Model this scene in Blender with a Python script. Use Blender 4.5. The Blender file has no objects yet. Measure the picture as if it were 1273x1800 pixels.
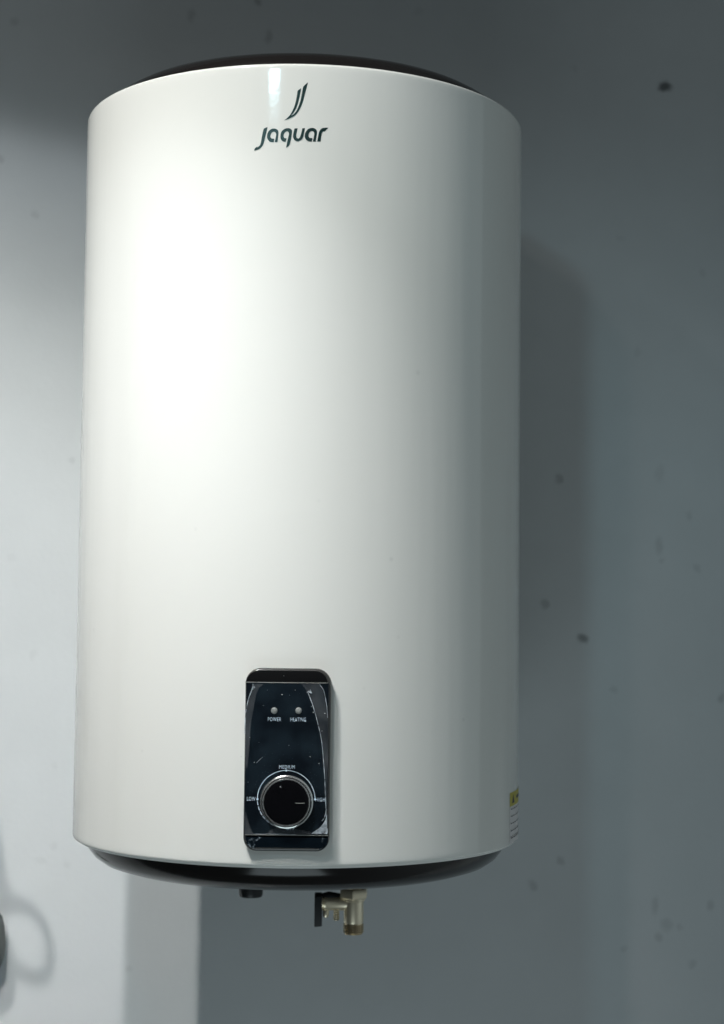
import bpy, bmesh, math, random
import numpy as np
from mathutils import Vector, Matrix
from mathutils.geometry import tessellate_polygon
random.seed(4)
PI = math.pi
S = 0.2                       # radius of the heater in metres; the working unit below is this radius
sc = bpy.context.scene
col = sc.collection

# ------------------------------------------------------------------ camera
FPX, CX, CY, CZ, PIT, YAW, ROL, H = 2891.6, .1852, -7.5365, .9932, .0624, .0128, -.0108, 3.2201
def rotm():
    c, s = math.cos(YAW), math.sin(YAW); A = Matrix(((c, -s, 0), (s, c, 0), (0, 0, 1)))
    c, s = math.cos(PIT), math.sin(PIT); B = Matrix(((1, 0, 0), (0, c, s), (0, -s, c)))
    c, s = math.cos(ROL), math.sin(ROL); D = Matrix(((c, 0, -s), (0, 1, 0), (s, 0, c)))
    return D @ B @ A
M = rotm()
cam = bpy.data.cameras.new('camera'); camo = bpy.data.objects.new('camera', cam); col.objects.link(camo)
cam.sensor_fit = 'VERTICAL'; cam.sensor_height = 36; cam.lens = FPX / 1800 * 36
cam.clip_start = .05; cam.clip_end = 50
right, fwd, up = M[0], M[1], M[2]
R3 = Matrix((right, up, -fwd)).transposed()
camo.matrix_world = Matrix.Translation(Vector((CX, CY, CZ)) * S) @ R3.to_4x4()
cam.dof.use_dof = True; cam.dof.focus_distance = 6.62 * S; cam.dof.aperture_fstop = 6.3
sc.camera = camo

# ------------------------------------------------------------------ world, lamps, exposure
sc.view_settings.view_transform = 'Standard'; sc.view_settings.look = 'None'
sc.view_settings.exposure = 0; sc.view_settings.gamma = 1
w = bpy.data.worlds.new('World'); sc.world = w; w.use_nodes = True
nt = w.node_tree; nt.nodes.clear()
o_ = nt.nodes.new('ShaderNodeOutputWorld'); b_ = nt.nodes.new('ShaderNodeBackground')
# a dim room: a little more light comes from the right-hand side than from the left
tc = nt.nodes.new('ShaderNodeTexCoord')
dp = nt.nodes.new('ShaderNodeVectorMath'); dp.operation = 'DOT_PRODUCT'; dp.inputs[1].default_value = (1, 0, 0)
m1 = nt.nodes.new('ShaderNodeMath'); m1.operation = 'MULTIPLY_ADD'; m1.inputs[1].default_value = .5; m1.inputs[2].default_value = .5
m2 = nt.nodes.new('ShaderNodeMath'); m2.operation = 'POWER'; m2.inputs[1].default_value = 5
m3 = nt.nodes.new('ShaderNodeMath'); m3.operation = 'MULTIPLY_ADD'; m3.inputs[1].default_value = .33; m3.inputs[2].default_value = .026
nt.links.new(tc.outputs['Generated'], dp.inputs[0]); nt.links.new(dp.outputs['Value'], m1.inputs[0])
nt.links.new(m1.outputs[0], m2.inputs[0]); nt.links.new(m2.outputs[0], m3.inputs[0])
b_.inputs[0].default_value = (.87, 1.01, 1.05, 1); nt.links.new(m3.outputs[0], b_.inputs[1]); nt.links.new(b_.outputs[0], o_.inputs[0])

def ies_text(name, knots, vals):
    """beam of a recessed lamp: candela against the angle from straight down"""
    v = list(range(0, 91, 2)); t = bpy.data.texts.new(name)
    cd = [1000 * float(np.interp(a, knots, vals)) for a in v]
    t.write('IESNA:LM-63-2002\n[TEST] lamp\nTILT=NONE\n1 1000 1 %d 1 1 2 0 0 0\n1 1 10\n' % len(v))
    t.write(' '.join('%d' % a for a in v) + '\n0\n' + ' '.join('%.2f' % c for c in cd) + '\n')
    return t
def downlight(name, loc, vals, colr, radius, knots, aim=None):
    l = bpy.data.lights.new(name, 'POINT'); l.energy = 1.0; l.color = colr; l.shadow_soft_size = radius * S
    l.use_nodes = True; t = l.node_tree
    em = t.nodes['Emission']; ie = t.nodes.new('ShaderNodeTexIES'); ie.mode = 'INTERNAL'; ie.ies = ies_text(name + '_beam', knots, vals)
    ie.inputs['Strength'].default_value = 1; t.links.new(ie.outputs[0], em.inputs['Strength'])
    o = bpy.data.objects.new(name, l); o.location = Vector(loc) * S; col.objects.link(o)
    if aim: o.rotation_euler = (Vector(aim) - Vector(loc)).to_track_quat('-Z', 'Y').to_euler()
    return o
downlight('ceiling_spot_near', (-1.24, -2.84, 4.7), (.30, .235, .205, .11, .006, .014, .045, .054, .003, 0), (.95, 1.0, 1.05), .08, [0, 25, 40, 48, 57, 63, 68, 71.5, 74.5, 82], (-2.2, -2.84, 0))
LAMP = (-4.18, -5.61, 11)
downlight('ceiling_spot_left', LAMP, (1.5, 1.6, 2.2, 2.35, 2.4, 2.65, 1.3, .02, 0), (1.01, 1.0, .96), .20, [0, 25, 32, 35, 37, 39, 41, 43.5, 65])
downlight('track_spot', (-1.42, -4.8, 5.7), (.56, .32, .19, .035, .02, .002, 0), (1.06, 1.0, .95), .17, [0, 8, 16, 24, 32, 42, 55], (-1.8, 1.12, -1.5))
downlight('ceiling_spot_room', (-2.0, -8.0, 5.8), (0, 0, .07, .125, .012, 0), (.62, 1.0, 1.13), .34, [0, 35, 53, 68, 78, 90])
fl = bpy.data.lights.new('floor_bounce', 'AREA'); fl.size = 3 * S; fl.energy = 3 * .77; fl.color = (.84, 1.0, 1.05)  # area lamp added low down in place of light off the unseen floor
flo = bpy.data.objects.new('floor_bounce', fl); col.objects.link(flo); flo.location = Vector((-.3, -4, -4.3)) * S
flo.rotation_euler = (Vector((0, 0, 1)) - Vector((-.3, -4, -4.3))).to_track_quat('-Z', 'Y').to_euler()

# ------------------------------------------------------------------ picture-to-place helpers
CAM = Vector((CX, CY, CZ))
def ray(px, py):
    v = Vector(((px - 636.5) / FPX, 1, -(py - 900) / FPX))
    return M.transposed() @ v
def on_cyl(px, py, r=1.0):
    d = ray(px, py); a = d.x**2 + d.y**2; b = CAM.x*d.x + CAM.y*d.y; c = CAM.x**2 + CAM.y**2 - r*r
    t = (-b - math.sqrt(max(b*b - a*c, 0))) / a
    return CAM + d * t
def on_plane(px, py, p0, n):
    d = ray(px, py); return CAM + d * ((p0 - CAM).dot(n) / d.dot(n))

# ------------------------------------------------------------------ materials
def mat(name, base, rough=.5, metal=0, spec=.5, coat=0, bump=None, var=None):
    m = bpy.data.materials.new(name); m.use_nodes = True; t = m.node_tree; p = t.nodes['Principled BSDF']
    p.inputs['Base Color'].default_value = (*base, 1); p.inputs['Roughness'].default_value = rough
    p.inputs['Metallic'].default_value = metal; p.inputs['Specular IOR Level'].default_value = spec
    p.inputs['Coat Weight'].default_value = coat; p.inputs['Coat Roughness'].default_value = .05
    tc = t.nodes.new('ShaderNodeTexCoord')
    if var:                                   # (scale, amount, detail): slight mottling of colour
        n = t.nodes.new('ShaderNodeTexNoise'); n.inputs['Scale'].default_value = var[0]; n.inputs['Detail'].default_value = var[2]
        t.links.new(tc.outputs['Object'], n.inputs['Vector'])
        mx = t.nodes.new('ShaderNodeMix'); mx.data_type = 'RGBA'
        mx.inputs['A'].default_value = (*[c*(1-var[1]) for c in base], 1); mx.inputs['B'].default_value = (*[min(1, c*(1+var[1])) for c in base], 1)
        t.links.new(n.outputs[0], mx.inputs['Factor']); t.links.new(mx.outputs['Result'], p.inputs['Base Color'])
    if bump:                                  # (scale, distance, strength)
        n = t.nodes.new('ShaderNodeTexNoise'); n.inputs['Scale'].default_value = bump[0]; n.inputs['Detail'].default_value = 3
        t.links.new(tc.outputs['Object'], n.inputs['Vector'])
        b = t.nodes.new('ShaderNodeBump'); b.inputs['Distance'].default_value = bump[1]; b.inputs['Strength'].default_value = bump[2]
        t.links.new(n.outputs[0], b.inputs['Height']); t.links.new(b.outputs[0], p.inputs['Normal'])
    return m
ENAMEL = None
BLACK = mat('dark_cap_plastic', (.011, .0095, .0092), .15, 0, .36, 0, bump=(60, .0002, .2))
PANEL = mat('gloss_black_acrylic', (.004, .007, .011), .07, 0, .5, .3, bump=(35, .0003, .5))
PANEL_DK = mat('satin_black_plastic', (.005, .005, .0055), .35, 0, .25)
BEZEL = mat('bezel_edge', (.055, .054, .052), .22, 0, .5)
CHROME = mat('chrome', (.9, .91, .9), .17, .9)
KNOB = mat('knob_face_black', (.003, .003, .004), .12, 0, .35)
PRINT = mat('pale_print', (.60, .72, .84), .5)
POINTER = mat('pointer_grey', (.30, .30, .28), .5)
DOT = mat('indicator_lens', (.27, .28, .27), .4, var=(900, .45, 3))
NICKEL = mat('nickel_plate', (.90, .79, .60), .33, .82, var=(70, .15, 3))
NICKEL_DK = mat('nickel_thread', (.76, .66, .48), .34, .85)
RUBBER = mat('black_rubber', (.008, .010, .012), .45)
STICK_Y = mat('sticker_yellow', (.55, .48, .05), .45)
STICK_W = mat('sticker_white', (.78, .76, .76), .45)
INK = mat('sticker_ink', (.03, .03, .04), .5)
LOGO = mat('dark_green_foil', (.016, .042, .040), .35, .35, var=(1500, .9, 2))
CORD = mat('grey_cord', (.13, .14, .135), .5)

def wall_mat(spots):
    m = mat('painted_wall', (.66, .675, .68), .62, 0, .3)
    t = m.node_tree; p = t.nodes['Principled BSDF']; L = t.links.new
    tc = t.nodes.new('ShaderNodeTexCoord')
    def math_(op, a, b=None):
        n = t.nodes.new('ShaderNodeMath'); n.operation = op
        for i, v in enumerate((a, b)):
            if v is None: continue
            if isinstance(v, (int, float)): n.inputs[i].default_value = v
            else: L(v, n.inputs[i])
        return n.outputs[0]
    def noise(sc_, det):
        n = t.nodes.new('ShaderNodeTexNoise'); n.inputs['Scale'].default_value = sc_; n.inputs['Detail'].default_value = det
        L(tc.outputs['Object'], n.inputs['Vector']); return n
    warp = noise(70, 2)
    va = t.nodes.new('ShaderNodeVectorMath'); va.operation = 'MULTIPLY_ADD'
    L(warp.outputs['Color'], va.inputs[0]); va.inputs[1].default_value = (.010, 0, .010); L(tc.outputs['Object'], va.inputs[2])
    acc = None
    for (x, z, rx, rz, st) in spots:
        a = t.nodes.new('ShaderNodeMapping'); a.vector_type = 'TEXTURE'
        a.inputs['Location'].default_value = (x + .005, 0, z + .005); a.inputs['Scale'].default_value = (rx, 50, rz)
        L(va.outputs[0], a.inputs['Vector'])
        ln = t.nodes.new('ShaderNodeVectorMath'); ln.operation = 'LENGTH'; L(a.outputs[0], ln.inputs[0])
        r = t.nodes.new('ShaderNodeMapRange'); r.interpolation_type = 'SMOOTHSTEP'
        r.inputs['From Min'].default_value = .3; r.inputs['From Max'].default_value = 1.25
        r.inputs['To Min'].default_value = st; r.inputs['To Max'].default_value = 0
        L(ln.outputs['Value'], r.inputs['Value'])
        acc = r.outputs[0] if acc is None else math_('MAXIMUM', acc, r.outputs[0])
    n1 = noise(9, 5); n2 = noise(26, 4)
    blot = math_('MULTIPLY', math_('SUBTRACT', n1.outputs[0], .5), .10)
    blot = math_('ADD', blot, math_('MULTIPLY', math_('SUBTRACT', n2.outputs[0], .5), .07))
    f = math_('ADD', math_('SUBTRACT', 1, acc), blot)
    mx = t.nodes.new('ShaderNodeMix'); mx.data_type = 'RGBA'
    mx.inputs['A'].default_value = (.10, .105, .11, 1); mx.inputs['B'].default_value = (.655, .68, .69, 1)
    L(f, mx.inputs['Factor']); mx.clamp_factor = False; L(mx.outputs['Result'], p.inputs['Base Color'])
    nb = noise(160, 4); nb2 = noise(14, 3)
    hsum = math_('ADD', math_('MULTIPLY', nb.outputs[0], .25), nb2.outputs[0])
    b = t.nodes.new('ShaderNodeBump'); b.inputs['Distance'].default_value = .0018; b.inputs['Strength'].default_value = .4
    L(hsum, b.inputs['Height']); L(b.outputs[0], p.inputs['Normal'])
    return m

def enamel_mat(marks):
    """glossy white enamel on rolled steel sheet: faint lengthwise waviness, a few faint smudges"""
    m = mat('white_enamel', (.838, .838, .798), .11, 0, .5); t = m.node_tree; p = t.nodes['Principled BSDF']; L = t.links.new
    tc = t.nodes.new('ShaderNodeTexCoord'); mp = t.nodes.new('ShaderNodeMapping'); mp.inputs['Scale'].default_value = (34, 34, 1.6)
    L(tc.outputs['Object'], mp.inputs['Vector'])
    n = t.nodes.new('ShaderNodeTexNoise'); n.inputs['Scale'].default_value = 1; n.inputs['Detail'].default_value = 2; L(mp.outputs[0], n.inputs['Vector'])
    b = t.nodes.new('ShaderNodeBump'); b.inputs['Distance'].default_value = .0011; b.inputs['Strength'].default_value = .4; L(n.outputs[0], b.inputs['Height'])
    n2 = t.nodes.new('ShaderNodeTexNoise'); n2.inputs['Scale'].default_value = 220; n2.inputs['Detail'].default_value = 2; L(tc.outputs['Object'], n2.inputs['Vector'])
    b2 = t.nodes.new('ShaderNodeBump'); b2.inputs['Distance'].default_value = .00012; b2.inputs['Strength'].default_value = .3
    L(n2.outputs[0], b2.inputs['Height']); L(b.outputs[0], b2.inputs['Normal']); L(b2.outputs[0], p.inputs['Normal'])
    n3 = t.nodes.new('ShaderNodeTexNoise'); n3.inputs['Scale'].default_value = 14; n3.inputs['Detail'].default_value = 6; n3.inputs['Roughness'].default_value = .7
    L(tc.outputs['Object'], n3.inputs['Vector'])
    r = t.nodes.new('ShaderNodeMapRange'); r.inputs['From Min'].default_value = .35; r.inputs['From Max'].default_value = .75
    r.inputs['To Min'].default_value = .06; r.inputs['To Max'].default_value = .13
    L(n3.outputs[0], r.inputs['Value']); L(r.outputs[0], p.inputs['Roughness'])
    acc = None
    for (c, rad, st) in marks:
        d = t.nodes.new('ShaderNodeVectorMath'); d.operation = 'DISTANCE'; d.inputs[1].default_value = c; L(tc.outputs['Object'], d.inputs[0])
        q = t.nodes.new('ShaderNodeMapRange'); q.interpolation_type = 'SMOOTHSTEP'; q.inputs['From Min'].default_value = rad*.2; q.inputs['From Max'].default_value = rad
        q.inputs['To Min'].default_value = st; q.inputs['To Max'].default_value = 0; L(d.outputs['Value'], q.inputs['Value'])
        if acc is None: acc = q.outputs[0]
        else:
            x = t.nodes.new('ShaderNodeMath'); x.operation = 'MAXIMUM'; L(acc, x.inputs[0]); L(q.outputs[0], x.inputs[1]); acc = x.outputs[0]
    mx = t.nodes.new('ShaderNodeMix'); mx.data_type = 'RGBA'
    mx.inputs['A'].default_value = (.838, .838, .798, 1); mx.inputs['B'].default_value = (.30, .31, .30, 1)
    L(acc, mx.inputs['Factor']); L(mx.outputs['Result'], p.inputs['Base Color'])
    return m
smudges = []
for x, y, rr, st in ((735,655,7,.12),(688,983,6,.14),(815,1265,6,.10),(893,340,3,.2),(560,880,5,.05),(165,1108,6,.06),(344,930,5,.06),(700,1120,5,.06),(250,1320,4,.08),(424,1330,2,.2),(640,1210,5,.05)):
    smudges.append((on_cyl(x, y)*S, rr/442*S, st))
ENAMEL = enamel_mat(smudges)

def film_mat(name, alpha, colr, rough, ns=40, lo=.35, hi=.75):
    m = bpy.data.materials.new(name); m.use_nodes = True; t = m.node_tree; t.nodes.clear(); L = t.links.new
    out = t.nodes.new('ShaderNodeOutputMaterial'); mix = t.nodes.new('ShaderNodeMixShader'); tr = t.nodes.new('ShaderNodeBsdfTransparent')
    p = t.nodes.new('ShaderNodeBsdfPrincipled'); p.inputs['Base Color'].default_value = (*colr, 1); p.inputs['Roughness'].default_value = rough
    tc = t.nodes.new('ShaderNodeTexCoord'); n = t.nodes.new('ShaderNodeTexNoise'); n.inputs['Scale'].default_value = ns; n.inputs['Detail'].default_value = 5
    L(tc.outputs['Object'], n.inputs['Vector']); r = t.nodes.new('ShaderNodeMapRange')
    r.inputs['From Min'].default_value = lo; r.inputs['From Max'].default_value = hi
    r.inputs['To Min'].default_value = alpha[0]; r.inputs['To Max'].default_value = alpha[1]
    b = t.nodes.new('ShaderNodeBump'); b.inputs['Distance'].default_value = .0015; b.inputs['Strength'].default_value = .6
    L(n.outputs[0], b.inputs['Height']); L(b.outputs[0], p.inputs['Normal'])
    L(n.outputs[0], r.inputs['Value']); L(r.outputs[0], mix.inputs[0]); L(tr.outputs[0], mix.inputs[1]); L(p.outputs[0], mix.inputs[2]); L(mix.outputs[0], out.inputs[0])
    return m
FILM = film_mat('film_painted_sheen', (.0, .13), (.10, .17, .22), .12, 34, .42, .75)  # clear film; the bluish haze in its colour stands in for reflections
FILM_FOLD = film_mat('milky_film', (.05, .22), (.36, .38, .40), .3, 60)
FILM_EDGE = film_mat('film_crease', (.15, .95), (.62, .68, .74), .3, 220, .3, .7)
REFL_SMEAR = film_mat('pale_film_patch', (0, .65), (.42, .52, .60), .3, 260, .5, .72)  # pale film smear with a white reflection painted into its colour
DUST = mat('dust', (.55, .56, .54), .6)

# ------------------------------------------------------------------ object helpers (coordinates in heater radii)
def link(name, bm, m, parent=None, smooth=True, recalc=True):
    if recalc: bmesh.ops.recalc_face_normals(bm, faces=bm.faces)
    for v in bm.verts: v.co *= S
    me = bpy.data.meshes.new(name); bm.to_mesh(me); bm.free(); me.materials.append(m)
    if smooth:
        for p in me.polygons: p.use_smooth = True
        me.set_sharp_from_angle(angle=math.radians(38))
    o = bpy.data.objects.new(name, me); col.objects.link(o)
    if parent: o.parent = parent
    return o
def tag(o, label, cat=None, kind=None, group=None):
    if label: o['label'] = label
    if cat: o['category'] = cat
    if kind: o['kind'] = kind
    if group: o['group'] = group
def lathe(prof, n=96, axis='Z', loc=(0, 0, 0), close=True, bm=None, rot=None):
    """revolve (radius, height) pairs"""
    bm = bm or bmesh.new(); rings = []
    for r, h in prof:
        ring = []
        for i in range(n):
            a = 2*PI*i/n
            v = Vector((r*math.cos(a), r*math.sin(a), h))
            if rot: v = rot @ v
            ring.append(bm.verts.new(v + Vector(loc)))
        rings.append(ring)
    for A, B in zip(rings, rings[1:]):
        for i in range(n): bm.faces.new((A[i], A[(i+1) % n], B[(i+1) % n], B[i]))
    if close:
        bm.faces.new(rings[0]); bm.faces.new(rings[-1])
    return bm
def arc(cx, cy, r, a0, a1, n=8, ry=None):
    ry = ry or r
    return [(cx + r*math.cos(a0+(a1-a0)*i/n), cy + ry*math.sin(a0+(a1-a0)*i/n)) for i in range(n+1)]
def smooth_poly(pts, sub=4, ang=50):
    n = len(pts); P = [Vector(p) for p in pts]; sharp = []
    for i in range(n):
        a = P[i]-P[i-1]; b = P[(i+1) % n]-P[i]
        sharp.append(a.angle(b) > math.radians(ang))
    out = []
    for i in range(n):
        p1, p2 = P[i], P[(i+1) % n]
        p0 = P[i-1] if not sharp[i] else p1 - (p2-p1)*.5
        p3 = P[(i+2) % n] if not sharp[(i+1) % n] else p2 + (p2-p1)*.5
        for k in range(sub):
            t = k/sub
            out.append(.5*((2*p1) + (-p0+p2)*t + (2*p0-5*p1+4*p2-p3)*t*t + (-p0+3*p1-3*p2+p3)*t**3))
    return [tuple(v) for v in out]
def fill(pts2, place, bm=None):
    bm = bm or bmesh.new(); tri = tessellate_polygon([[Vector((x, y, 0)) for x, y in pts2]])
    vs = [bm.verts.new(place(x, y)) for x, y in pts2]
    for a, b, c in tri:
        if len({a, b, c}) == 3:
            try: bm.faces.new((vs[a], vs[b], vs[c]))
            except ValueError: pass
    return bm
def tube(path, r, n=16, bm=None, caps=True):
    bm = bm or bmesh.new(); P = [Vector(p) for p in path]; rings = []; ref = None
    for i, p in enumerate(P):
        t = (P[min(i+1, len(P)-1)] - P[max(i-1, 0)]).normalized()
        if ref is None: ref = t.orthogonal().normalized()
        ref = (ref - t*ref.dot(t)).normalized(); b = t.cross(ref)
        rr = r[i] if isinstance(r, (list, tuple)) else r
        rings.append([bm.verts.new(p + ref*rr*math.cos(2*PI*k/n) + b*rr*math.sin(2*PI*k/n)) for k in range(n)])
    for A, B in zip(rings, rings[1:]):
        for k in range(n): bm.faces.new((A[k], A[(k+1) % n], B[(k+1) % n], B[k]))
    if caps: bm.faces.new(rings[0]); bm.faces.new(rings[-1])
    return bm
def rrect(x0, x1, y0, y1, r, n=8):
    """rounded rectangle outline; r = (bottom-left, bottom-right, top-right, top-left)"""
    o = []
    for (cx, cy, a), rr in zip(((x0, y0, PI), (x1, y0, 1.5*PI), (x1, y1, 0), (x0, y1, .5*PI)), r):
        sx_ = 1 if cx == x0 else -1; sy_ = 1 if cy == y0 else -1
        o += arc(cx+sx_*rr, cy+sy_*rr, max(rr, 1e-5), a, a+PI/2, n)
    return o
def slab(outline, y0, y1, bev, bm=None, place=None, steps=4):
    """outline (x,z) extruded from depth y0 (back) to y1 (front), front edge rounded by bev"""
    bm = bm or bmesh.new(); place = place or (lambda x, y, z: Vector((x, y, z)))
    P = [Vector(p) for p in outline]; n = len(P)
    N = []
    for i in range(n):
        t = (P[(i+1) % n]-P[i-1]).normalized(); N.append(Vector((-t.y, t.x)))   # inwards for anticlockwise outlines
    lv = [(0, y0)] + [(bev*(1-math.cos(a)), y1-(bev - bev*math.sin(a))*(1 if y1 > y0 else -1)) for a in [PI/2*k/steps for k in range(steps+1)]]
    rings = []
    for ins, y in lv:
        rings.append([bm.verts.new(place(P[i].x+N[i].x*ins, y, P[i].y+N[i].y*ins)) for i in range(n)])
    for A, B in zip(rings, rings[1:]):
        for i in range(n): bm.faces.new((A[i], A[(i+1) % n], B[(i+1) % n], B[i]))
    bm.faces.new(rings[-1]); bm.faces.new(rings[0])
    return bm

# ------------------------------------------------------------------ the wall
WY = 1.12
def on_wall(px, py): return on_plane(px, py, Vector((0, WY, 0)), Vector((0, 1, 0)))
marks = [(1171,153,15,11,.85), (1025,1123,12,11,.6), (957,1061,10,10,.28), (982,843,8,9,.28), (1160,832,8,20,.10), (1158,960,8,16,.17),
         (1164,985,6,8,.14), (1213,905,8,10,.13), (1226,997,8,9,.15), (1267,1228,9,10,.26), (1079,1213,8,8,.13), (987,1514,9,10,.22),
         (937,1558,10,12,.22), (1150,1592,8,18,.16), (1172,1625,12,14,.16), (1160,1648,9,10,.18), (1249,1591,9,10,.19), (1218,1695,10,9,.15),
         (1195,1630,7,7,.12), (1099,1667,8,8,.12), (472,66,9,16,.26), (455,4,9,8,.35), (335,26,9,16,.20), (24,38,8,10,.16), (62,376,9,10,.12),
         (126,808,6,6,.12), (3,280,8,10,.18), (96,1487,8,9,.07), (72,1512,10,7,.07), (120,1520,8,7,.06), (227,1703,8,8,.10), (95,1350,7,8,.05),
         (60,1150,8,10,.06), (20,980,10,8,.05), (1090,420,9,7,.07), (735,20,10,7,.08), (1120,620,9,12,.08), (1235,480,8,9,.09), (1010,120,7,7,.07)]
spots = []
for x, y, rx, ry, st in marks:
    p = on_wall(x, y); spots.append((p.x*S, p.z*S, rx/336*S, ry/336*S, st))
bm = bmesh.new()
bmesh.ops.create_cube(bm, size=1)
for v in bm.verts: v.co = Vector((v.co.x*14, WY + (v.co.y+.5)*.8, v.co.z*12 + 1.5))
wall = link('wall', bm, wall_mat(spots), smooth=False); tag(wall, None, kind='structure')

# ------------------------------------------------------------------ the heater
heater = bpy.data.objects.new('water_heater', None); col.objects.link(heater); heater.empty_display_size = .05
tag(heater, 'white enamelled cylindrical water heater with dark caps and black control panel on the wall', 'water heater')

lip = .013
prof = [(.90, .010), (.955, .006), (.985, .001)] + arc(1-lip, lip, lip, -PI/2, 0, 5) + [(1.0, .03), (1.0, .05)]
prof += [(1.0, .05 + (H-.1)*k/24) for k in range(1, 24)] + [(1.0, H-.05), (1.0, H-.03)]
prof += arc(1-lip, H-lip, lip, 0, PI/2, 5) + [(.985, H-.001), (.955, H-.006), (.90, H-.010)]
link('shell', lathe(prof, 288), ENAMEL, heater)
# thin rolled seam just above the lower edge
link('rolled_edge', lathe([(.955, .002)] + arc(.976, -.001, .007, -PI, 0, 8) + [(.983, .003)], 288, close=False), ENAMEL, heater)

def cap_profile(z0, s):
    q = [(.935, 0), (.932, .02), (.918, .05), (.893, .080), (.855, .103), (.80, .119), (.70, .131), (.5, .139), (.2, .142), (.01, .142)]
    return [(r, z0 + s*h) for r, h in q]
link('top_cap', lathe(cap_profile(H-.012, 1), 192), BLACK, heater)
BC = [(.948, 0), (.944, .02), (.930, .052), (.905, .083), (.868, .108), (.81, .126), (.70, .138), (.5, .145), (.2, .147), (.01, .147)]
link('bottom_cap', lathe([(r, .010 - h*1.04) for r, h in BC], 192), BLACK, heater)
# wall bracket behind the shell
for z in (.75, 2.5):
    bm = bmesh.new(); bmesh.ops.create_cube(bm, size=1)
    for v in bm.verts: v.co = Vector((v.co.x*.9, .93 + (v.co.y+.5)*(WY-.93), z + v.co.z*.22))
    link('wall_bracket', bm, BLACK, heater, smooth=False)

# --- printed emblem and wordmark on the shell
def zm(x, y, lift=.0009):
    p = on_cyl(400 + x/5.304, 120 + y/5.304, 1.0); k = (1+lift)/math.hypot(p.x, p.y)
    return Vector((p.x*k, p.y*k, p.z))
emb = [(750,132),(738,180),(722,240),(706,300),(686,360),(662,403),(632,438),(592,463),(560,477),(525,487),(551,469),(580,440),(605,400),(626,350),
       (641,290),(650,240),(657,208),(687,187),(682,215),(671,270),(657,328),(638,378),(616,416),(592,440),(616,430),(643,398),(664,352),(681,300),(694,240),(708,172)]
eo = link('emblem', fill(smooth_poly(emb, 3, 60), zm), LOGO, heater, smooth=False)
J = [(374,549),(366,590),(353,640),(341,690),(326,725),(302,750),(275,762),(246,767),(266,737),(284,733),(299,724),(309,703),(316,668),(325,620),(334,578),(344,561)]
A_ = [(432,689),(404,688),(382,673),(370,645),(373,610),(390,581),(415,566),(440,563),(463,571),(475,590),(476,618),(470,655),(465,689),(441,689),(449,650),(453,617),
      (447,598),(432,591),(415,599),(403,620),(401,640),(411,655),(437,658)]
Q = [(543,686),(520,684),(501,667),(494,637),(500,600),(520,574),(550,560),(580,561),(600,575),(602,600),(594,650),(577,718),(546,741),(557,690),(567,645),(573,615),
     (570,597),(558,588),(542,593),(528,611),(523,635),(530,652),(551,655)]
U = [(625,562),(654,560),(646,600),(641,630),(646,650),(660,657),(674,645),(684,620),(692,590),(698,560),(723,558),(715,600),(705,642),(686,668),(660,681),(634,676),(616,656),(612,630),(617,595)]
A2 = [(722+(x-370)*1.047, 563-6+(y-563)*1.0) for x, y in A_]
Rr = [(837,683),(845,640),(852,604),(863,577),(882,561),(910,555),(941,555),(922,572),(908,586),(892,590),(882,600),(876,620),(872,650),(868,684)]
for L_ in (J, A_, Q, U, A2, Rr):
    link('printed_letter', fill(smooth_poly(L_, 3, 48), zm), LOGO, heater, smooth=False)

# --- control panel: own frame, x along the face, z up, y out of the face
pc = on_cyl(504.5, 1337, 1.0); az = math.atan2(pc.x, -pc.y)
PX = Vector((math.cos(az), math.sin(az), 0)); PN = Vector((math.sin(az), -math.cos(az), 0)); PZ = Vector((0, 0, 1))
FRONT = .027
P0 = PN * (1.0 + FRONT)
P0.z = pc.z
def pl(px, py, out=0.0):
    """pixel -> (x, z) on the panel face plane"""
    q = on_plane(px, py, P0 + PN*out, PN) - P0
    return q.dot(PX), q.z
def pw(x, y, z): return P0 + PX*x + PN*y + PZ*z        # y measured outwards from the face plane
def box2(px0, px1, py_top, py_bot, r):
    x0, _ = pl(px0, (py_top+py_bot)/2); x1, _ = pl(px1, (py_top+py_bot)/2)
    _, z1 = pl((px0+px1)/2, py_top); _, z0 = pl((px0+px1)/2, py_bot)
    return rrect(x0, x1, z0, z1, r)
panel = bpy.data.objects.new('control_panel', None); col.objects.link(panel); panel.parent = heater; panel.empty_display_size = .02
link('bezel', slab(box2(429.5, 580.5, 1175, 1497, (.052, .052, .060, .060)), -FRONT-.02, 0, .012, place=pw), BEZEL, panel)
link('upper_insert', slab(box2(432.5, 576.5, 1178.5, 1199.2, (.002, .002, .052, .052)), -.01, .0025, .0015, place=pw), PANEL_DK, panel)
link('face_plate', slab(box2(431, 577, 1200.6, 1467, (.003, .003, .003, .003)), -.01, .0045, .002, place=pw), PANEL, panel)
link('seam_line', slab(box2(431, 577, 1199.4, 1200.5, (.0005,)*4), -.01, .005, .0004, place=pw), POINTER, panel)
# lower cover: slopes back towards its bottom edge
bm = bmesh.new(); out = box2(430.5, 578, 1469, 1495, (.046, .046, .002, .002))
zt = max(z for _, z in out); zb = min(z for _, z in out)
slab(out, -.02, 0.0045, .006, bm, place=lambda x, y, z: pw(x, y - .006*max(0, (zt-z)/(zt-zb))**1.5 * (1 if y > -.015 else 0), z))
link('lower_cover', bm, mat('gloss_lower_cover', (.004, .008, .013), .12, 0, .3, bump=(40, .0006, .6)), panel)
link('seam_line', slab(box2(431, 577, 1467.4, 1468.4, (.0005,)*4), -.01, .0052, .0004, place=pw), POINTER, panel)

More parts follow.
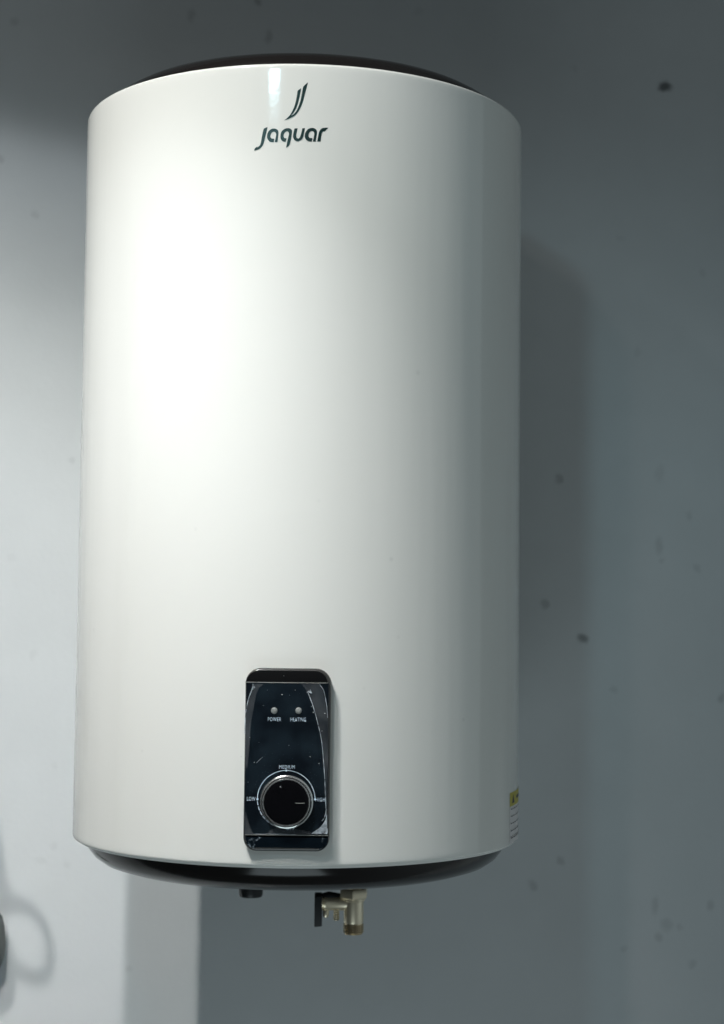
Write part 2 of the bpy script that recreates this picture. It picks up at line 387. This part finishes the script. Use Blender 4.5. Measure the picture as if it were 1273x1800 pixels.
FZ = .0052
def flat(pts_px, out, name, m, parent, smooth_it=True, sub=3, ang=60):
    p2 = [pl(x, y, out) for x, y in pts_px]
    if smooth_it: p2 = smooth_poly(p2, sub, ang)
    return link(name, fill(p2, lambda x, z: pw(x, out, z)), m, parent, smooth=False)
def ribbon(pts_px, wpx, out, name, m, parent, bm=None, done=True, closed=False):
    bm = bm or bmesh.new(); P = [Vector(pl(x, y, out)) for x, y in pts_px]; hw = wpx/442/2; row = []
    for i, p in enumerate(P):
        t = (P[min(i+1, len(P)-1)]-P[max(i-1, 0)]).normalized(); n = Vector((-t.y, t.x))
        k = hw*(wpx and 1)
        a, b = p+n*k, p-n*k
        row.append((bm.verts.new(pw(a.x, out, a.y)), bm.verts.new(pw(b.x, out, b.y))))
    for A, B in zip(row, row[1:]): bm.faces.new((A[0], A[1], B[1], B[0]))
    if done: return link(name, bm, m, parent, smooth=False)
    return bm
def disc(px, py, rpx, out, bm=None, n=24):
    bm = bm or bmesh.new(); x, z = pl(px, py, out); r = rpx/442
    bm.faces.new([bm.verts.new(pw(x+r*math.cos(2*PI*i/n), out, z+r*math.sin(2*PI*i/n))) for i in range(n)])
    return bm
# indicator lamps: small domed lenses
FR = Matrix((PX, PZ, PN)).transposed()     # local z -> out of the face
for x in (482.3, 525.0):
    q = pl(x, 1249.2, FZ)
    link('indicator_lamp', lathe([(5.6/442, 0), (5.6/442, .003), (5.0/442, .0048), (3.6/442, .006), (1.5/442, .0066), (.0003, .0067)], 28, loc=pw(q[0], FZ-.001, q[1]), rot=FR), DOT, panel)
# printed words
def word(txt, x0, x1, yc, hpx, out=FZ, m=PRINT):
    cu = bpy.data.curves.new('print', 'FONT'); cu.body = txt; cu.size = 1; cu.offset = -.002; cu.space_character = 1.14; cu.resolution_u = 3
    ob = bpy.data.objects.new('print', cu); col.objects.link(ob)
    dg = bpy.context.evaluated_depsgraph_get(); me = bpy.data.meshes.new_from_object(ob.evaluated_get(dg))
    bpy.data.objects.remove(ob); bpy.data.curves.remove(cu)
    co = np.array([v.co[:2] for v in me.vertices]); mn, mx = co.min(0), co.max(0)
    a = pl(x0, yc+hpx/2, out); b = pl(x1, yc-hpx/2, out)
    for v, c in zip(me.vertices, co):
        u = (c-mn)/(mx-mn); v.co = pw(a[0]+(b[0]-a[0])*u[0], out, a[1]+(b[1]-a[1])*u[1]) * S
    me.name = 'lettering'; me.materials.append(m)
    o = bpy.data.objects.new('lettering', me); col.objects.link(o); o.parent = panel; return o
word('POWER', 471, 494.5, 1264.3, 6.6); word('HEATING', 510.5, 538, 1264.8, 6.6)
word('MEDIUM', 491, 518.3, 1348.2, 6.0); word('LOW', 434.3, 449.3, 1404, 6.6); word('HIGH', 555, 571.5, 1405.5, 6.4)
word('OFF', 503, 518, 1455.8, 6.4)
kc = (503.2, 1405.0); ar = 50.6
cp = lambda a, r=ar: (kc[0]+r*math.cos(math.radians(a)), kc[1]-r*math.sin(math.radians(a)))
ribbon([cp(a) for a in np.linspace(180, 0, 61)], 1.15, FZ, 'dial_arc', PRINT, panel)
bm = bmesh.new(); a = 184
while a < 262:
    ribbon([cp(t) for t in np.linspace(a, a+7.5, 5)], 1.5, FZ, 'd', PRINT, None, bm, done=False); a += 10.6
link('dial_dashes', bm, PRINT, panel, smooth=False)
for a in (180, 90, 0):
    link('dial_dot', disc(*cp(a), 1.9, FZ+.0003), PRINT, panel, smooth=False)

# knob
K0 = pl(503.4, 1411.0, .03)
def kp(y): return pw(K0[0], y, K0[1])
u = 1/442*.985
link('knob_skirt', lathe([(46.5*u, 0), (46.5*u, .004), (45.6*u, .006), (44.8*u, .0065), (44.6*u, .009)], 96, loc=kp(.004), rot=FR), CHROME, panel)
knob = link('control_knob', lathe([(44.6*u, 0), (44.5*u, .014), (44.1*u, .0165), (43.4*u, .0170), (42.9*u, .0150), (42.3*u, .0150), (42.0*u, .0210), (41.5*u, .0250), (40.8*u, .0268), (40.0*u, .0268), (39.4*u, .0250), (39.2*u, .0225), (38*u, .0220)], 128, loc=kp(.006), rot=FR), CHROME, panel)
link('knob_groove', lathe([(43.7*u, .0166), (43.5*u, .0176), (42.6*u, .0176), (42.2*u, .016)], 96, loc=kp(.006), rot=FR, close=False), KNOB, knob)
link('knob_cap', lathe([(39.0*u, .02), (39.0*u, .0258), (38.2*u, .0266), (30*u, .0268), (.01*u, .0268)], 96, loc=kp(.006), rot=FR), KNOB, knob)
ribbon([(519, 1411.5), (527, 1411.8), (536, 1412)], 1.1, .0334, 'pointer_mark', POINTER, knob)

# protective film on the face, lifting along both sides
FO = .0075
flat([(446,1201.5),(500,1201),(556,1201.5),(566,1212),(572,1240),(574,1300),(575,1380),(576,1440),(575,1466),(500,1467),(431,1466.5),(429.5,1440),(431,1400),(431.5,1300),(431,1262),(437,1225)], FO, 'protective_film', FILM, panel, True, 2, 40)
flat([(444.5,1202),(463,1202),(452,1216),(446,1245),(441,1275),(438,1320),(434,1350),(431.5,1345),(431,1290),(431.5,1256),(437,1226)], FO+.002, 'film_fold', FILM_FOLD, panel, True, 3, 60)
flat([(530,1202),(548,1202),(562,1202),(569,1213),(574.5,1238),(577,1260),(577,1320),(575,1380),(574,1420),(572.5,1420),(571.5,1370),(568,1320),(562,1280),(553,1250),(541,1218)], FO+.002, 'film_fold', FILM_FOLD, panel, True, 3, 60)
flat([(431,1425),(436,1440),(441,1458),(447,1466),(430.5,1466)], FO+.002, 'film_fold', FILM_FOLD, panel, True, 3, 50)
flat([(575,1432),(570,1445),(561,1456),(548,1465),(575,1466.5)], FO+.002, 'film_fold', FILM_EDGE, panel, True, 3, 50)
def crease(pts, wpx, out=FO+.0035):
    P = [Vector(p) for p in pts]; q = []
    for i in range(len(P)-1):
        p0, p1, p2, p3 = P[max(i-1, 0)], P[i], P[i+1], P[min(i+2, len(P)-1)]
        for k in range(5):
            t = k/5; q.append(.5*((2*p1)+(-p0+p2)*t+(2*p0-5*p1+4*p2-p3)*t*t+(-p0+3*p1-3*p2+p3)*t**3))
    q.append(P[-1]); ribbon([tuple(v) for v in q], wpx, out, 'film_crease', FILM_EDGE, panel)
crease([(445,1202),(443,1212),(436,1232),(431.5,1258),(430.5,1290)], 1.1)
crease([(541,1216),(550,1240),(558,1268),(565,1300),(569,1340),(571.5,1380),(573,1420),(574,1452)], 1.1)
crease([(562,1203),(569,1214),(574,1236),(576,1262)], .8)
crease([(446,1466),(480,1466),(520,1467)], .7)
crease([(548,1465.5),(560,1458),(569,1452),(575,1450)], 1.8)
crease([(556,1466),(566,1464),(575,1464.5),(575.5,1456)], 1.4)
crease([(566,1443),(571,1436),(574,1422)], 1.3)
flat([(445,1204),(449,1208),(444,1213)], FO+.004, 'film_fold', FILM_EDGE, panel, False)
flat([(546,1211),(549,1220),(541,1216)], FO+.004, 'film_fold', FILM_EDGE, panel, False)
flat([(432,1470.5),(456,1471),(462,1475),(452,1479),(449,1484),(458,1490),(462,1493),(447,1493),(437,1486),(432.5,1478)], FO-.0035, 'pale_film_patch', REFL_SMEAR, panel, True, 3, 60)  # white reflection at the bottom left, drawn as a pale patch
flat([(566,1472),(576,1472),(576,1481),(571,1489),(566,1480)], FO-.0035, 'pale_film_patch', REFL_SMEAR, panel, True, 3, 60)
flat([(500,1453),(520,1457),(545,1463),(546,1466),(468,1466),(478,1458)], FO+.001, 'pale_film_patch', FILM_FOLD, panel, True, 3, 60)
bm = bmesh.new()
for x, y, r in ((496,1221,1.3),(519,1213,.8),(447,1340,1.0),(548,1242,1.0),(551,1252,1.2),(566,1285,.8),(545,1330,.9),(561,1342,.7),(470,1213,.6),(509,1222,.6),(508,1310,.6),
                (493,1383,1.0),(439,1296,.6),(536,1441,.8),(571,1254,.9),(436,1375,.6),(455,1305,.5),(499,1188,.7),(530,1250,.5),(463,1240,.5),(553,1395,.5)):
    if (x-503.6)**2+(y-1411)**2 < 38**2: disc(x, y, r, .0336, bm, 7)
    else: disc(x, y, r*.75, FO+.004, bm, 7)
for x in range(0):
    disc(random.uniform(440, 570), random.uniform(1205, 1350), random.uniform(.25, .5), FO+.004, bm, 6)
link('dust_specks', bm, DUST, panel, smooth=False)['kind'] = 'stuff'
crease([(451,1341),(455,1337),(462,1331)], .5)

# --- rating sticker on the far right of the shell
def cylpt(theta, z, lift): return Vector(((1+lift)*math.sin(theta), -(1+lift)*math.cos(theta), z))
q0 = on_cyl(896, 1394); th0 = math.atan2(q0.x, -q0.y); zt_ = q0.z; q1 = on_cyl(896, 1484); zb_ = q1.z; zm_ = on_cyl(896, 1418.5).z
def cyl_patch(t0, t1, z0, z1, lift, bm=None, n=14):
    bm = bm or bmesh.new(); a = [(bm.verts.new(cylpt(t0+(t1-t0)*i/n, z0, lift)), bm.verts.new(cylpt(t0+(t1-t0)*i/n, z1, lift))) for i in range(n+1)]
    for A, B in zip(a, a[1:]): bm.faces.new((A[0], B[0], B[1], A[1]))
    return bm
st = link('rating_sticker', cyl_patch(th0, th0+.45, zb_, zt_, .0008), STICK_W, heater)
link('sticker_band', cyl_patch(th0, th0+.45, zm_, zt_, .0014), STICK_Y, st)
bm = bmesh.new()
zc = (zm_+zt_)/2
for k in range(3):
    a = [(.035, -.018), (.085, -.018), (.06, .020)]
vs = [bm.verts.new(cylpt(th0+a_, zc+b_, .002)) for a_, b_ in a]; bm.faces.new(vs)
cyl_patch(th0+.13, th0+.36, zc-.006, zc+.008, .002, bm, 8)
rows = [(.02, .05, .10), (.02, .03, .05)]
z = zm_-.014
while z > zb_+.012:
    t = th0+.018
    while t < th0+.40:
        wd = random.uniform(.012, .05)
        cyl_patch(t, t+wd, z, z+.0042, .0020, bm, 2); t += wd+.012
    z -= .031
cyl_patch(th0+.01, th0+.43, zb_+.030, zb_+.0315, .0021, bm, 8)
link('sticker_text', bm, INK, st, smooth=False)

# --- fittings under the heater
def at_y(px, py, y): return on_plane(px, py, Vector((0, y, 0)), Vector((0, 1, 0)))
VY = .15
def ppu(y): return FPX/((Vector((0, y, 0))-CAM).dot(M[1]))
k = 1/ppu(VY)
pz = at_y(441, 1577, VY)
link('drain_plug', lathe([(19*k, .0), (20.3*k, .006), (21*k, .018), (21.2*k, .055), (20.2*k, .058), (20.2*k, .16)], 48, loc=(pz.x, pz.y, pz.z+.003)), RUBBER, heater)
valve = bpy.data.objects.new('safety_valve', None); col.objects.link(valve); valve.parent = heater; valve.empty_display_size = .02
v0 = at_y(622, 1580, VY); vt = at_y(622, 1562, VY).z; vb = at_y(620.5, 1641, VY).z; vth = at_y(621, 1623, VY).z
link('inlet_pipe', lathe([(15*k, vt-.02), (15*k, vt+.14)], 32, loc=(v0.x, v0.y, 0)), NICKEL, valve)
bm = bmesh.new()
hexr = 26.5*k
for (r, zz) in ((hexr*.90, vt+.004), (hexr, vt-.004), (hexr, v0.z+.010), (hexr*.86, v0.z+.001)):
    ring = [bm.verts.new(Vector((v0.x+r*math.cos(PI/6*0+math.radians(-90-4)+PI/3*i), v0.y+r*math.sin(math.radians(-94)+PI/3*i), zz))) for i in range(6)]
    if zz == vt+.004: first = prev = ring; continue
    for i in range(6): bm.faces.new((prev[i], prev[(i+1) % 6], ring[(i+1) % 6], ring[i]))
    prev = ring
bm.faces.new(first); bm.faces.new(prev)
bmesh.ops.bevel(bm, geom=[e for e in bm.edges], offset=.002, segments=2, affect='EDGES', clamp_overlap=True)
link('hex_nut', bm, NICKEL, valve)
link('collar', lathe([(19*k, v0.z+.012), (20*k, v0.z+.004), (20*k, v0.z-.004), (18.2*k, v0.z-.010)], 48, loc=(v0.x, v0.y, 0)), NICKEL, valve)
link('valve_body', lathe([(17.4*k, v0.z+.002), (17.4*k, vth+.010), (16.9*k, vth+.004), (15.6*k, vth+.002), (15.6*k, vth-.006)], 64, loc=(v0.x, v0.y, 0)), NICKEL, valve)
prof = []; zz = vth; nthr = 5; pit = (vth-vb-.004)/nthr
for i in range(nthr):
    prof += [(14*k, zz), (18.2*k, zz-pit*.35), (18.2*k, zz-pit*.6), (14*k, zz-pit*.98)]; zz -= pit
prof += [(16*k, vb), (11*k, vb), (11*k, vb+.05)]
link('threaded_end', lathe(prof, 64, loc=(v0.x, v0.y, 0)), NICKEL_DK, valve)
# side branch towards the left
bc0 = at_y(566, 1586.5, VY); bz = at_y(590, 1587, VY).z
RX = Matrix(((0, 0, -1), (0, 1, 0), (1, 0, 0)))    # local z -> -x
xl = at_y(564, 1587, VY).x
br = 13.6*k
L1 = v0.x - xl
link('side_branch', lathe([(br*.96, 0), (br*.98, L1-.030), (br*1.02, L1-.028), (br*1.02, L1-.016), (br*.9, L1-.013), (br*.9, L1-.010), (br*1.03, L1-.008), (br*1.03, L1-.002), (br*.8, L1+.004)], 48, loc=(v0.x, v0.y, bz), rot=RX), NICKEL, valve)
# relief lever, black plastic plate hanging beside the branch
lx0 = at_y(553, 1600, VY).x; lx1 = at_y(566.5, 1600, VY).x
lt = at_y(560, 1570.5, VY).z; lb = at_y(560, 1628, VY).z
bm = bmesh.new()
outl = [(lb, -.030), (lb+.004, .030), (bz-.01, .040), (lt-.008, .036), (lt, .012), (lt-.002, -.014), (lt-.010, -.036), (bz-.02, -.040)]
A = [bm.verts.new(Vector((lx0, VY+y, z + (.004 if y > 0 else 0)))) for z, y in outl]
B = [bm.verts.new(Vector((lx0 + (lx1-lx0)*(.96 if z > bz else 1.0), VY+y, z+.004))) for z, y in outl]
for i in range(8): bm.faces.new((A[i], A[(i+1) % 8], B[(i+1) % 8], B[i]))
bm.faces.new(A); bm.faces.new(B)
bmesh.ops.bevel(bm, geom=list(bm.edges), offset=.0025, segments=2, affect='EDGES')
lev = link('relief_lever', bm, RUBBER, valve)
# black hood of the lever reaching over the branch
hp = at_y(575, 1574, VY)
bm = tube([(lx1-.004, VY, bz+br*.62), (lx1+.03, VY, bz+br*.80), (v0.x-17*k, VY, bz+br*.62)], [.020, .024, .018], 14)
link('lever_hood', bm, RUBBER, lev)
# drain nipple with ridges and the little screw
def hang(px, top, bot, prof_px, name, m):
    p = at_y(px, top, VY); zb2 = at_y(px, bot, VY).z; n = len(prof_px)
    return link(name, lathe([(r*k, p.z + .02 - (p.z+.02-zb2)*i/(n-1)) for i, r in enumerate(prof_px)], 32, loc=(p.x, VY-.01, 0)), m, valve)
hang(573, 1599, 1611.5, [4.2, 4.2, 4.2, 5.2, 5.4, 5.4, 5.3, 4.0], 'screw', NICKEL)
hang(591.5, 1599, 1617, [3.8, 4.0, 5.2, 4.1, 5.4, 4.1, 5.5, 4.2, 5.6, 4.4, 5.8, 4.6, 5.6, 4.0], 'drain_nipple', NICKEL)

# ------------------------------------------------------------------ cord hanging at the left edge of the picture
cord = bpy.data.objects.new('hanging_cord', None); col.objects.link(cord); cord.empty_display_size = .05
tag(cord, 'dark cord with a rounded end hanging at the lower left edge of the photo', 'cord')
LB = Vector(LAMP)
ring_px = [(14,1600),(25,1589),(45,1594),(62,1606),(76,1626),(86,1652),(89,1682),(84,1708),(68,1720),(48,1716),(30,1703),(16,1688),(2,1690),(-12,1706)]
ring_px = [(-10,1440),(-2,1490),(5,1540),(9,1575),(8,1596)] + [(20,1590)] + ring_px[2:]
P = [Vector((*on_wall(x, y),)) for x, y in ring_px]; path = []
tt = .11
for i in range(len(P)-1):
    p0, p1, p2, p3 = P[max(i-1, 0)], P[i], P[i+1], P[min(i+2, len(P)-1)]
    for j in range(6):
        t = j/6; q = .5*((2*p1)+(-p0+p2)*t+(2*p0-5*p1+4*p2-p3)*t*t+(-p0+3*p1-3*p2+p3)*t**3)
        path.append(q.lerp(LB, tt))
bm = tube(path, .019, 12)
link('cable', bm, CORD, cord)
e0 = at_y(-16, 1657, 1.03)
top_ = path[-1]
bm = tube([top_, top_.lerp(e0+Vector((0, 0, .25)), .5)+Vector((-.02, 0, .02)), e0+Vector((0, 0, .25)), e0+Vector((0, 0, .16))], .013, 12)
link('cable', bm, CORD, cord)
bm = lathe([(.012, .17), (.03, .165), (.055, .13), (.070, .08), (.077, 0), (.072, -.07), (.055, -.12), (.03, -.155), (.008, -.16)], 40, loc=tuple(e0))
link('cord_end', bm, CORD, cord)
cord.location = (0, 0, 0)
